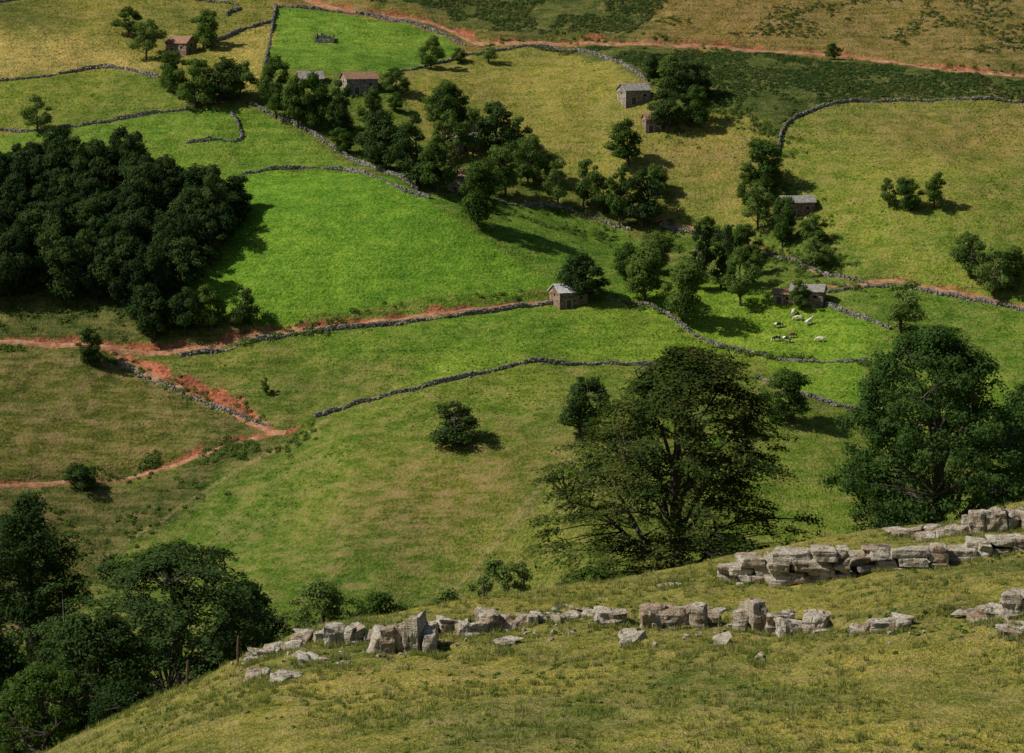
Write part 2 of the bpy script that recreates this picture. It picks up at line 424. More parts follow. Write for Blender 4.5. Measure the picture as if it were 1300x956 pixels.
def pip(x, y, P):
    ins = np.zeros(x.shape, bool)
    m = (x >= P[:, 0].min()) & (x <= P[:, 0].max()) & (y >= P[:, 1].min()) & (y <= P[:, 1].max())
    X = x[m]; Y = y[m]; r = np.zeros(X.shape, bool)
    j = len(P)-1
    for i in range(len(P)):
        xi, yi = P[i]; xj, yj = P[j]
        if yi != yj:
            c = ((yi > Y) != (yj > Y)) & (X < (xj-xi)*(Y-yi)/(yj-yi)+xi)
            r ^= c
        j = i
    ins[m] = r
    return ins
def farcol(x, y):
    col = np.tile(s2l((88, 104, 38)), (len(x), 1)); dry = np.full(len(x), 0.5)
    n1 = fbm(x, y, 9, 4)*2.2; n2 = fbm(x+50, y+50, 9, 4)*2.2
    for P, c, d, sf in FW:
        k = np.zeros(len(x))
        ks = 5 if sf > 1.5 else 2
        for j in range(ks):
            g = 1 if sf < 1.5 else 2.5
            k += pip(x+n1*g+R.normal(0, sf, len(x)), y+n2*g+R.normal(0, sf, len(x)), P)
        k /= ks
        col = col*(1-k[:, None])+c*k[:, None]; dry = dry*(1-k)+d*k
    n = fbm(x, y, 35, 4)
    col = col*(1+0.28*n[:, None]*np.array([1.4, 0.8, 0.8]))
    for P in trails:
        d, s = seg_dist(x, y, P)
        a = np.clip(1-d/(0.9+0.8*fbm(x, y, 6, 3)), 0, 1)*0.6
        col = col*(1-a[:, None])+np.array((0.26, 0.23, 0.09))*a[:, None]
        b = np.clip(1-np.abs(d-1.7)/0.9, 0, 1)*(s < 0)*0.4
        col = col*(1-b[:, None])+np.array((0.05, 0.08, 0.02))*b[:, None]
    rs = np.array((0.32, 0.122, 0.058))
    for (P, hw, dep, bw, st) in tracks:
        d, s = seg_dist(x, y, P)
        nn = fbm(x, y, 4, 3)*1.2+fbm(x, y, 14, 2)*1.2
        w = np.where(s > 0, bw*(0.85+nn*0.9)*0.8, hw*0.9)
        a = np.clip((w+0.3-d)/0.6, 0, 1)*min(1, st+0.1)
        tone = (1+0.9*fbm(x, y, 2.5, 3))[:, None]
        col = col*(1-a[:, None])+rs*tone*a[:, None]
        dry = dry*(1-a)
    return col, dry
def nearcol(x, y):
    col = np.tile(s2l((124, 128, 52)), (len(x), 1))
    n = fbm(x, y, 6, 5)
    col = col*(1+0.75*n[:, None]*np.array([1.2, 0.8, 0.9]))
    m = y > 160
    col[m] = s2l((70, 84, 36))
    return col, 0.75+0*x

xs = axis(-2200, -185, 185, 2200, 0.5); ys = axis(300, 590, 965, 3500, 0.5)
ys = ys[ys >= 300]; ys[0] = 300
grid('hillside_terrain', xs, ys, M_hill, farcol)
xs = axis(-1500, -26, 42, 1500, 0.14, 1.15); ys = axis(-400, 70, 138, 320, 0.14, 1.1, 8)
grid('foreground_hill', xs, ys, M_fore, nearcol)

for (P, hw, dep, bw, st) in tracks:
    Q = catmull(P[::2], 0.7)
    T = np.gradient(Q, axis=0); T /= np.linalg.norm(T, axis=1)[:, None]+1e-9
    Nn = np.stack([-T[:, 1], T[:, 0]], 1)
    offs = np.linspace(-1, 1, 5)
    w = hw*(0.9+0.7*fbm(Q[:, 0], Q[:, 1], 5, 3))
    V = []
    for o in offs:
        p = Q+Nn*(o*w)[:, None]
        V.append(np.stack([p[:, 0], p[:, 1], H(p[:, 0], p[:, 1])+(0.14 if abs(o) < 0.9 else -0.02)], 1))
    V = np.stack(V, 1).reshape(-1, 3); n = len(Q)
    i = (np.arange(n-1)[:, None]*5+np.arange(4)[None, :]).ravel()
    mk('dirt_track', V, np.stack([i, i+1, i+6, i+5], 1), [M_soil], smooth=True)

# ------------------------------------------------------------------ walls
CUBE = np.array([[-1, -1, -1], [1, -1, -1], [1, 1, -1], [-1, 1, -1], [-1, -1, 1], [1, -1, 1], [1, 1, 1], [-1, 1, 1]], float)
CQ = np.array([[0, 3, 2, 1], [4, 5, 6, 7], [0, 1, 5, 4], [1, 2, 6, 5], [2, 3, 7, 6], [3, 0, 4, 7]])
def boxes(C, S, A, jit):
    n = len(C)
    V = CUBE[None]*S[:, None, :]/2
    V = V*(1+R.uniform(-jit, jit, V.shape))
    c, s = np.cos(A)[:, None], np.sin(A)[:, None]
    X = V[:, :, 0]*c-V[:, :, 1]*s; Y = V[:, :, 0]*s+V[:, :, 1]*c
    V = np.stack([X, Y, V[:, :, 2]], 2)+C[:, None, :]
    Q = (np.arange(n)[:, None, None]*8+CQ[None]).reshape(-1, 4)
    return V.reshape(-1, 3), Q
walls = [
 [(-60, 108), (0, 103), (60, 97), (130, 86), (200, 98)],
 [(-60, 166), (0, 165), (50, 166), (140, 155), (240, 139)],
 [(238, 182), (270, 178), (305, 178), (303, 160), (293, 145)],
 [(305, 222), (360, 215), (440, 218), (500, 236), (545, 252)],
 [(350, 7), (345, 40), (338, 80), (340, 98)],
 [(350, 8), (430, 10), (500, 22), (560, 42), (590, 56)],
 [(318, 132), (400, 172), (470, 212), (530, 242)],
 [(490, 98), (560, 80), (620, 66), (700, 58), (760, 72), (822, 103)],
 [(988, 195), (998, 160), (1050, 134), (1150, 128), (1320, 128)],
 [(230, 447), (340, 425), (420, 413), (560, 398), (700, 380)],
 [(770, 378), (830, 391), (880, 424), (940, 445), (1020, 459), (1100, 459)],
 [(400, 530), (440, 518), (500, 500), (545, 490), (640, 468), (720, 463), (800, 464), (870, 470)],
 [(960, 478), (1010, 500), (1090, 520), (1150, 522)],
 [(600, 252), (690, 262), (740, 272), (800, 292)],
 [(840, 284), (930, 299), (990, 325), (1050, 348), (1100, 355)],
 [(1050, 388), (1090, 403), (1130, 418)],
 [(1050, 368), (1130, 360), (1210, 372), (1330, 394)],
 [(262, 60), (300, 42), (345, 28)],
 [(0, 3), (100, -6), (290, 4), (288, 20)],
 [(150, 455), (220, 485), (290, 515), (345, 533)],
]
for w in walls:
    Q = line_w(w, 0.55)
    T = np.gradient(Q, axis=0); A = np.arctan2(T[:, 1], T[:, 0])
    Cs, Ss, As = [], [], []
    g = H(Q[:, 0], Q[:, 1])
    hh = np.clip(0.6+1.3*fbm(Q[:, 0], Q[:, 1], 9, 4), 0.12, 1.05)
    for lay, z0 in enumerate((0.05, 0.35, 0.65, 0.95)):
        k = hh+0.2 > z0
        n = k.sum()
        if not n: continue
        C = np.stack([Q[k, 0]+R.normal(0, .12, n), Q[k, 1]+R.normal(0, .12, n), g[k]+z0+R.normal(0, .06, n)], 1)
        S = np.stack([R.uniform(.35, .8, n), R.uniform(.45, .75, n)*(1-0.12*lay), R.uniform(.25, .45, n)], 1)
        Cs.append(C); Ss.append(S); As.append(A[k]+R.normal(0, .25, n))
    n = len(Q)//4
    ii = R.integers(0, len(Q), n); ox = R.normal(0, 0.75, (n, 2))
    px = Q[ii]+ox
    Cs.append(np.stack([px[:, 0], px[:, 1], H(px[:, 0], px[:, 1])+0.08], 1)); Ss.append(R.uniform(.2, .5, (n, 3))); As.append(R.uniform(0, 6, n))
    V, q = boxes(np.vstack(Cs), np.vstack(Ss), np.concatenate(As), 0.25)
    mk('drystone_wall', V, q, [M_wall])

# ------------------------------------------------------------------ foliage
def leaves(C, Nn, size, asp=1.5):
    n = len(C)
    Nn = Nn/(np.linalg.norm(Nn, axis=1)[:, None]+1e-9)
    r = R.normal(size=(n, 3)); T = np.cross(Nn, r); T /= np.linalg.norm(T, axis=1)[:, None]+1e-9
    B = np.cross(Nn, T)
    size = np.broadcast_to(size, (n,))[:, None]
    a = T*size*asp*0.5; b = B*size*0.5
    k = R.uniform(-0.2, 0.3, (n, 1))
    V = np.stack([C-a, C+b+a*k, C+a, C-b+a*k], 1).reshape(-1, 3)
    return V, (np.arange(n)[:, None]*4+np.arange(4)[None])
def tube(P, rad, sides=6):
    P = np.asarray(P, float); n = len(P)
    T = np.gradient(P, axis=0); T /= np.linalg.norm(T, axis=1)[:, None]+1e-9
    up = np.tile([0.3, 0.2, 1.0], (n, 1)); k = np.abs(T[:, 2]) > 0.8; up[k] = (1, 0.2, 0)
    X = np.cross(T, up); X /= np.linalg.norm(X, axis=1)[:, None]+1e-9; Y = np.cross(T, X)
    a = np.arange(sides)*2*np.pi/sides
    V = P[:, None]+np.asarray(rad)[:, None, None]*(np.cos(a)[None, :, None]*X[:, None]+np.sin(a)[None, :, None]*Y[:, None])
    i = np.arange(n-1)[:, None]*sides; j = np.arange(sides)[None]; j2 = (j+1) % sides
    Q = np.stack([i+j, i+j2, i+sides+j2, i+sides+j], 2).reshape(-1, 4)
    return V.reshape(-1, 3), Q
class Acc:
    def __init__(s): s.V = []; s.Q = []; s.M = []; s.n = 0
    def add(s, VQ, m):
        V, Q = VQ; s.V.append(V); s.Q.append(Q+s.n); s.M.append(np.full(len(Q), m)); s.n += len(V)
    def mesh(s, name, mats, link=False):
        return mk(name, np.vstack(s.V), np.vstack(s.Q), mats, np.concatenate(s.M), link=link)
def mid_tree(seed, wr=0.8, leafm=L_mid, nl=16, base=0.12, lpl=520, ls=0.030, big=1.0):
    """unit height tree"""
    r = np.random.default_rng(seed); a = Acc()
    nl = int(nl*r.uniform(.8, 1.5)); wr = wr*r.uniform(.82, 1.15); base = base*r.uniform(.6, 1.8)
    skew = r.uniform(-.12, .12, 2)
    lean = r.normal(0, 0.03, 2)
    P = np.array([[0, 0, -0.06], [lean[0]*.3, lean[1]*.3, .2], [lean[0], lean[1], .5], [lean[0]*1.5, lean[1]*1.5, .8]])
    a.add(tube(P, [.032, .025, .016, .005], 7), 1)
    for i in range(nl):
        f = (i+0.5)/nl
        z = base+0.08+(0.86-base)*f+r.uniform(-.05, .05)
        env = wr*0.5*math.sin(math.pi*min(1, (0.16+0.80*f)))**0.7
        az = i*2.4+r.uniform(-.9, .9)
        rr = env*r.uniform(0.25, 0.95)
        lr = r.uniform(0.075, 0.18)*(0.6+wr*0.55)*(1.1-0.4*f)*big
        c = np.array([math.cos(az)*rr+lean[0]+skew[0]*f, math.sin(az)*rr+lean[1]+skew[1]*f, z])
        c[2] = min(c[2], 1.0-lr*0.75)
        s = np.array([lean[0]*z, lean[1]*z, max(.12, z-0.22)])
        m = (s+c)/2+np.array([0, 0, -0.03])
        a.add(tube([s, m, c], [.012, .008, .003], 5), 1)
        n = int(lpl*(lr/0.15)**2)
        d = r.normal(size=(n, 3)); d /= np.linalg.norm(d, axis=1)[:, None]
        d[:, 2] = np.where(d[:, 2] < -0.2, d[:, 2]*0.6, d[:, 2])
        rad = lr*(0.6+0.5*r.random(n)**0.6)*(1+0.22*np.sin(d[:, 0]*7+i)*np.cos(d[:, 1]*6+d[:, 2]*5)+.14*np.sin(d[:, 0]*17+d[:, 2]*15+i))
        C = c+d*rad[:, None]*np.array([1.1, 1.1, 0.8])
        a.add(leaves(C, d+r.normal(0, .38, (n, 3))+np.array([0, 0, .25]), ls*r.uniform(.6, 1.25, n)), 0)
    return a.mesh('tree_mesh', [leafm, M_bark])
T_round = [mid_tree(i, 0.95, L_mid) for i in range(7)]
T_light = [mid_tree(20+i, 0.85, L_light, 14, 0.16, 400) for i in range(3)]
T_dark = [mid_tree(40+i, 0.85, L_dark, 18, 0.08, 480) for i in range(5)]
T_wood = [mid_tree(80+i, 0.85, L_wood, 15, 0.1, 440, .032, 1.15) for i in range(5)]
T_tall = [mid_tree(60+i, 0.55, L_mid, 14, 0.1, 400) for i in range(2)]
KINDS = {'r': T_round, 'l': T_light, 'd': T_dark, 't': T_tall}
def place(me, name, x, y, h, w=None, parent=None, sink=0.0):
    ob = bpy.data.objects.new(name, me); scene.collection.objects.link(ob)
    ob.location = (x, y, H1(x, y)-sink)
    ww = (w/0.85) if w else h
    ob.scale = (ww, ww, h); ob.rotation_euler = (0, 0, random.uniform(0, 6.28))
    if parent: ob.parent = parent
    return ob
def px_tree(u, v, hp, wp, kind, name='broadleaf_tree'):
    x, y = hit(u, v); s = y/F*1.02
    me = random.choice(KINDS[kind])
    wr = {'r': .95, 'l': .9, 'd': .88, 't': .6}[kind]
    return place(me, name, x, y, hp*s*1.05, wp*s*0.85/wr*1.1)
TREES = [
 (163, 47, 36, 36, 'r'), (186, 76, 48, 38, 'l'), (258, 62, 46, 36, 'r'), (222, 118, 50, 36, 'r'), (248, 137, 58, 48, 'r'), (280, 128, 52, 42, 'd'),
 (305, 127, 46, 34, 'l'), (345, 135, 60, 34, 'r'), (350, 150, 44, 22, 't'), (378, 162, 62, 36, 'r'), (402, 166, 70, 34, 'r'), (430, 174, 68, 38, 'd'), (470, 166, 52, 28, 'r'), (502, 120, 32, 32, 'r'),
 (547, 86, 38, 28, 'r'), (620, 80, 24, 24, 'l'), (437, 194, 30, 28, 'r'), (48, 168, 46, 36, 'l'), (500, 142, 24, 20, 'r'),
 (560, 160, 55, 40, 'r'), (490, 216, 72, 50, 'd'), (530, 235, 84, 56, 'd'), (556, 247, 64, 46, 'r'), (580, 160, 50, 40, 'd'), (600, 198, 60, 40, 'l'), (628, 200, 68, 50, 'd'),
 (652, 208, 56, 42, 'r'), (607, 288, 82, 50, 'r'), (642, 248, 60, 46, 'r'), (670, 232, 58, 40, 'r'), (475, 198, 50, 36, 'r'), (565, 205, 60, 44, 'r'), (692, 234, 36, 30, 'l'),
 (708, 262, 58, 36, 'l'), (740, 265, 60, 44, 'r'), (765, 270, 46, 32, 'r'), (786, 288, 74, 42, 'r'), (815, 287, 70, 44, 'd'), (834, 252, 42, 32, 'r'), (798, 212, 58, 44, 'r'),
 (847, 168, 54, 40, 'd'), (866, 130, 56, 46, 'd'), (880, 162, 50, 36, 'r'), (850, 120, 48, 40, 'r'), (836, 108, 38, 28, 'd'), (888, 126, 46, 34, 'd'),
 (973, 243, 64, 56, 'r'), (962, 290, 54, 40, 'l'), (993, 314, 62, 34, 'r'), (1030, 314, 38, 38, 'r'), (1035, 336, 38, 40, 'l'), (953, 266, 46, 28, 'r'),
 (1128, 264, 36, 24, 'r'), (1155, 268, 40, 34, 'r'), (1186, 263, 42, 34, 'r'),
 (746, 380, 56, 52, 'd'), (818, 385, 70, 54, 'r'), (866, 408, 74, 52, 'r'), (885, 368, 82, 34, 'd'), (915, 366, 76, 42, 'd'), (940, 388, 75, 44, 'l'), (832, 345, 48, 38, 'r'), (795, 355, 44, 32, 'r'), (937, 332, 46, 42, 'r'), (962, 350, 38, 30, 'r'),
 (1143, 420, 62, 60, 'l'), (1018, 393, 36, 24, 'r'), (1232, 352, 56, 44, 'l'), (1262, 375, 64, 42, 'l'), (1285, 368, 54, 42, 'r'), (1225, 335, 38, 32, 'l'),
 (1007, 537, 66, 60, 'r'), (735, 552, 72, 60, 'd'), (578, 568, 56, 70, 'd'), (118, 462, 44, 40, 'd'), (338, 502, 22, 16, 'r'), (585, 80, 18, 18, 'r'),
 (196, 428, 66, 46, 'd'), (235, 422, 56, 40, 'd'), (268, 420, 56, 38, 'r'), (304, 415, 54, 36, 'd'), (105, 620, 34, 38, 'd'), (900, 300, 28, 24, 'r'), (1060, 75, 20, 22, 'r'),
]
for t in TREES: px_tree(*t)
forest = bpy.data.objects.new('forest', None); scene.collection.objects.link(forest)
FP = np.array([hit(u, v) for (u, v) in [(-110, 232), (0, 235), (60, 226), (120, 228), (185, 240), (215, 262), (250, 262), (296, 268), (303, 300), (270, 335), (235, 362), (228, 395), (165, 405), (110, 385), (50, 382), (-110, 400)]])
cnt = 0
mn, mx = FP.min(0), FP.max(0); pts = []
tries = 0
while cnt < 180 and tries < 9000:
    tries += 1
    p = R.uniform(mn, mx)
    if not pip(np.array([p[0]]), np.array([p[1]]), FP)[0]: continue
    if any((p[0]-q[0])**2+(p[1]-q[1])**2 < 4.4**2 for q in pts): continue
    pts.append(p); cnt += 1
    h = random.uniform(9.5, 18)
    me = random.choice(T_wood+T_wood+T_dark)
    place(me, 'tree', p[0], p[1], h, random.uniform(7, 12.5), forest)

def scatter(name, P, rad, per, ls, mat, hgt=0.8):
    n = len(P)
    z = H(P[:, 0], P[:, 1])
    r = R.uniform(0.5, 1.4, n)*rad
    C = np.repeat(np.stack([P[:, 0], P[:, 1], z], 1), per, 0); rr = np.repeat(r, per)[:, None]
    d = R.normal(size=(n*per, 3)); d /= np.linalg.norm(d, axis=1)[:, None]; d[:, 2] = np.abs(d[:, 2])*hgt
    V, Q = leaves(C+d*rr*R.uniform(.5, 1.0, (n*per, 1)), d+R.normal(0, .4, d.shape)+[0, 0, .3], ls*R.uniform(.6, 1.2, n*per))
    return mk(name, V, Q, [mat])
def poly_pts(px, n, clump=20, th=-0.1):
    P = np.array([hit(u, v) for u, v in px]); mn, mx = P.min(0), P.max(0)
    q = R.uniform(mn, mx, (n, 2)); k = pip(q[:, 0], q[:, 1], P)
    q = q[k]; return q[fbm(q[:, 0], q[:, 1], clump, 4) > th]
def along(px, n, spread):
    Q = line_w(px, 1.0); i = R.integers(0, len(Q), n)
    q = Q[i]+R.normal(0, spread, (n, 2)); return q[fbm(q[:, 0], q[:, 1], 8, 2) > -0.12]
scatter('bracken', np.vstack([
    poly_pts([(640, 55), (830, 56), (1000, 70), (1180, 88), (1330, 100), (1330, 124), (1150, 124), (1050, 130), (995, 158), (960, 150), (880, 130), (825, 95), (760, 70)], 15000, 12, -0.22),
    poly_pts([(430, -30), (800, -30), (850, 0), (800, 42), (620, 40), (560, 20), (470, 2)], 8000, 12, -0.18),
    poly_pts([(800, -30), (1330, -30), (1330, 80), (1100, 50), (830, 40)], 6000, 10, 0.12)]), 0.75, 16, 0.32, L_brack, 0.7)
scatter('scrub', np.vstack([
    along([(170, 592), (250, 572), (340, 552)], 160, 1.8), along([(60, 600), (130, 594), (215, 578)], 120, 1.0), along([(240, 605), (330, 570), (390, 545)], 160, 2.4),
    along([(150, 385), (330, 405)], 160, 3), along([(-50, 395), (150, 400)], 260, 5), along([(600, 262), (800, 300), (870, 320)], 200, 2.5),
    along([(850, 290), (990, 325), (1060, 345), (1110, 362)], 420, 3.5), along([(990, 240), (1040, 300), (1050, 340)], 160, 3), along([(390, 120), (480, 160), (520, 200)], 100, 4),
    along([(960, 150), (990, 190), (975, 230)], 130, 2.5), along([(880, 130), (960, 152)], 120, 3), along([(870, 350), (960, 372), (1050, 372)], 150, 2),
    along([(150, 448), (300, 512), (350, 532)], 90, 1.3), along([(640, 46), (830, 46), (1300, 86)], 150, 1.2), along([(470, 200), (560, 240), (700, 255)], 200, 4), along([(840, 110), (880, 170)], 120, 4),
    along([(0, 436), (150, 452)], 80, 1), along([(230, 452), (330, 425), (420, 412)], 80, 0.8), along([(770, 380), (830, 393), (880, 425), (940, 446), (1100, 461)], 160, 0.7), along([(40, 800), (150, 700), (260, 620)], 120, 5),
    along([(490, 100), (560, 83), (620, 68)], 60, 0.8), along([(340, 420), (700, 372)], 60, 1.0), poly_pts([(-50, 620), (80, 640), (120, 700), (0, 760), (-60, 700)], 300, 15, -0.1)]), 0.95, 44, 0.30, L_mid, 0.9)
q = R.uniform((-185, 600), (185, 960), (34000, 2))
cc = fbm(q[:, 0], q[:, 1], 14, 3)+0.35*fbm(q[:, 0]+31, q[:, 1], 90, 2)
q = q[cc > 0.08]
bright = np.zeros(len(q), bool)
for i in (5, 7, 9): bright |= pip(q[:, 0], q[:, 1], FW[i][0])
q = q[~bright | (R.random(len(q)) < .12)]
scatter('tussocks', q, 0.32, 7, 0.22, L_tuss, 0.8)

# ------------------------------------------------------------------ large near trees
def big_tree(name, u, y, vtop, wp, leafm, seed, sites=900, lp=100, ls=0.17, prof=None, spray=True, limbs=12, off=(0, 0), lump=0.22, clump=0.8, shell=0.3, gap=-0.22, gs=2.6):
    r = np.random.default_rng(seed)
    d = direction(u, 500); x = d[0]*y/d[1]
    zb = H1(x, y); dt = direction(u, vtop); Ht = dt[2]*y/dt[1]-zb
    W = wp*y/F/2
    prof = prof or [(0, .2), (.08, .55), (.2, .9), (.4, 1.0), (.6, .95), (.8, .7), (.93, .4), (1, .12)]
    pf, pr = zip(*prof)
    ph = r.uniform(0, 6.28, 6)
    def env(f, az):
        return W*np.interp(f, pf, pr)*(1+lump*np.sin(2*az+ph[0]+f*3)*np.cos(3*az+ph[1]+f*7)+lump*.6*np.sin(5*az+ph[2]+f*15))
    a = Acc()
    tr = np.array([[0, 0, -0.6], [.05, .05, Ht*.12], [.2, -.1, Ht*.3], [.1, .15, Ht*.55], [off[0], off[1], Ht*.85]])
    tr = catmull(tr, Ht*0.05)
    base = 0.024*Ht+.1
    trr = base*(1-np.linspace(0, 1, len(tr)))**0.8+.03; trr[0] *= 1.5
    a.add(tube(tr, trr, 10), 1)
    pool = [tr[2:]]
    for i in range(limbs):
        f0 = 0.08+0.5*(i/limbs); f1 = min(.97, f0+r.uniform(.18, .42))
        az = i*2.4+r.uniform(-.4, .4); er = env(f1, az)*r.uniform(.65, .9)
        s = np.array([np.interp(f0*Ht, tr[:, 2], tr[:, 0]), np.interp(f0*Ht, tr[:, 2], tr[:, 1]), f0*Ht])
        e = np.array([math.cos(az)*er, math.sin(az)*er, f1*Ht])
        m1 = s+(e-s)*np.array([.35, .35, .45])+r.normal(0, .25, 3); m2 = s+(e-s)*np.array([.7, .7, .8])+r.normal(0, .25, 3)
        L = catmull([s, m1, m2, e], .5)
        a.add(tube(L, np.linspace(base*.45*(1.15-f0), .03, len(L)), 7), 1); pool.append(L[1:])
    pool = np.vstack(pool)
    f = r.uniform(.03, 1, sites)**0.9; az = r.uniform(0, 2*np.pi, sites)
    rr = env(f, az)*np.sqrt(r.uniform(shell, 1, sites))
    S = np.stack([np.cos(az)*rr+off[0]*f, np.sin(az)*rr+off[1]*f, f*Ht*(0.97)], 1)
    keep = fbm(S[:, 0]*1.3+S[:, 1]*.7+seed, S[:, 2]*1.5-S[:, 1]*.6, gs, 2) > gap
    S = S[keep]
    for sp_ in S:
        dd = pool-sp_; c = np.linalg.norm(dd, axis=1)+np.maximum(0, dd[:, 2]+.2)*1.5
        p = pool[int(np.argmin(c))]
        m = (p+sp_)/2+np.array([0, 0, .15])
        a.add(tube([p, m, sp_], [.045, .028, .01], 4), 1)
    n = len(S); C = np.repeat(S, lp, 0); N_ = len(C)
    out = C*np.array([1, 1, 0]); out /= np.linalg.norm(out, axis=1)[:, None]+1e-6
    if spray:
        th = r.uniform(0, 2*np.pi, N_); q = np.sqrt(r.random(N_))*np.repeat(r.uniform(.6, 1.25, n), lp)*clump*1.2
        D = np.stack([np.cos(th)*q, np.sin(th)*q, r.normal(0, .10, N_)], 1)
        o = (D*out).sum(1)
        D += out*(o*0.3)[:, None]; D[:, 2] -= 0.22*q*q+0.22*o
        nn = np.array([0, 0, 1.0])+out*.35+r.normal(0, .35, (N_, 3))
    else:
        D = r.normal(0, 1, (N_, 3)); D /= np.linalg.norm(D, axis=1)[:, None]
        nn = D+r.normal(0, .5, (N_, 3))+[0, 0, .4]
        D = D*(r.random(N_)**.45*np.repeat(r.uniform(.6, 1.2, n), lp)*clump)[:, None]*[1.1, 1.1, .75]
    a.add(leaves(C+D, nn, ls*r.uniform(.6, 1.25, N_), 1.7), 0)
    me = a.mesh(name, [leafm, M_bark])
    ob = bpy.data.objects.new(name, me); scene.collection.objects.link(ob)
    ob.location = (x, y, zb)
    return ob
big_tree('beech_tree', 856, 160, 434, 305, L_beech, 5, 900, 120, 0.135, off=(1.0, 0), limbs=20, gap=-.13, gs=1.5, shell=.2, lump=.36, clump=.76,
         prof=[(0, .1), (.06, .4), (.14, .8), (.3, 1.0), (.5, .98), (.68, .84), (.82, .62), (.93, .38), (1, .12)])
big_tree('ash_tree', 1190, 168, 412, 262, L_ash, 8, 600, 150, 0.13, spray=False, clump=0.8, limbs=14, gap=-.13, gs=1.8, lump=.34, shell=.2,
         prof=[(0, .5), (.2, .95), (.45, 1.0), (.65, .85), (.8, .62), (.93, .38), (1, .1)])
big_tree('ash_tree', 1325, 176, 480, 170, L_ash, 9, 360, 130, 0.15, spray=False, clump=0.9)
LP = [(0, .9), (.3, 1.0), (.6, .9), (.8, .65), (.93, .35), (1, .1)]
big_tree('beech_tree', 215, 138, 688, 275, L_near, 21, 600, 130, 0.12, prof=[(0, .9), (.3, 1.0), (.6, .98), (.8, .85), (.93, .55), (1, .2)], clump=.62, lump=.36, gap=-.15, gs=1.8)
big_tree('broadleaf_tree', 30, 165, 622, 190, L_near, 22, 480, 130, 0.14, prof=LP, spray=False, clump=.8, lump=.32)
big_tree('broadleaf_tree', 110, 128, 775, 200, L_near, 23, 380, 130, 0.11, prof=LP, spray=False, clump=.6, lump=.32)
big_tree('broadleaf_tree', 305, 150, 735, 110, L_near, 24, 200, 130, 0.12, prof=LP, spray=False, clump=.6, lump=.3)
big_tree('broadleaf_tree', -30, 120, 800, 190, L_near, 25, 300, 130, 0.11, prof=LP, spray=False, clump=.6)
big_tree('shrub', 405, 150, 738, 120, L_light, 26, 170, 110, 0.10, prof=LP, spray=False, clump=.5, limbs=6, lump=.35)
big_tree('shrub', 480, 155, 754, 90, L_mid, 27, 110, 100, 0.10, prof=LP, spray=False, clump=.5, limbs=6, lump=.35)
big_tree('sapling', 640, 150, 702, 84, L_light, 28, 100, 80, 0.10, spray=False, clump=.36, limbs=8, gap=-.1, gs=1.2, lump=.35)
big_tree('shrub', 570, 150, 750, 100, L_light, 29, 80, 90, 0.10, prof=LP, spray=False, clump=.4, limbs=6, lump=.35)
big_tree('shrub', 750, 140, 724, 70, L_mid, 30, 60, 90, 0.10, prof=LP, spray=False, clump=.35, limbs=5, lump=.35)
big_tree('shrub', 40, 112, 845, 170, L_mid, 31, 200, 120, 0.08, prof=LP, spray=False, clump=.4, limbs=6, lump=.3)
big_tree('shrub', 150, 112, 870, 130, L_near, 32, 150, 120, 0.08, prof=LP, spray=False, clump=.4, limbs=6, lump=.3)

# ------------------------------------------------------------------ rocks
def hull_rock(name, C, parts):
    bm = bmesh.new()
    for (off, size, rot, n, ex, tilt) in parts:
        b = bmesh.new()
        q = R.uniform(-1, 1, (n, 3)); q = np.sign(q)*np.abs(q)**ex
        q *= np.array(size)/2
        c, s = math.cos(rot), math.sin(rot)
        for p in q:
            z = p[2]+p[0]*tilt
            b.verts.new((p[0]*c-p[1]*s+off[0], p[0]*s+p[1]*c+off[1], z+off[2]))
        res = bmesh.ops.convex_hull(b, input=b.verts)
        junk = [e for e in res['geom_interior'] if isinstance(e, bmesh.types.BMVert)]
        bmesh.ops.delete(b, geom=junk, context='VERTS')
        for _ in range(3):
            L = [e for e in b.edges if e.calc_length() > 0.16]
            if L: bmesh.ops.subdivide_edges(b, edges=L, cuts=1)
            bmesh.ops.triangulate(b, faces=b.faces[:])
        bmesh.ops.smooth_vert(b, verts=b.verts, factor=0.2, use_axis_x=True, use_axis_y=True, use_axis_z=True)
        ms = min(size)
        for v in b.verts:
            w = Vector((v.co.x+C[0], v.co.y+C[1], v.co.z+C[2]))
            k = mnoise.fractal(w*1.8, 1.0, 2.0, 4)*0.16*ms+mnoise.noise(Vector((w.x*.7, w.y*.7, w.z*7)))*0.10*ms
            dr = (v.co-Vector(off))
            if dr.length > 1e-4: v.co += dr.normalized()*k
        tmp = bpy.data.meshes.new('t'); b.to_mesh(tmp); b.free(); bm.from_mesh(tmp); bpy.data.meshes.remove(tmp)
    me = bpy.data.meshes.new(name); bm.to_mesh(me); bm.free()
    me.materials.append(M_lime)
    ob = bpy.data.objects.new(name, me); scene.collection.objects.link(ob); ob.location = C
    return ob
U = random.uniform
rock_xy = []
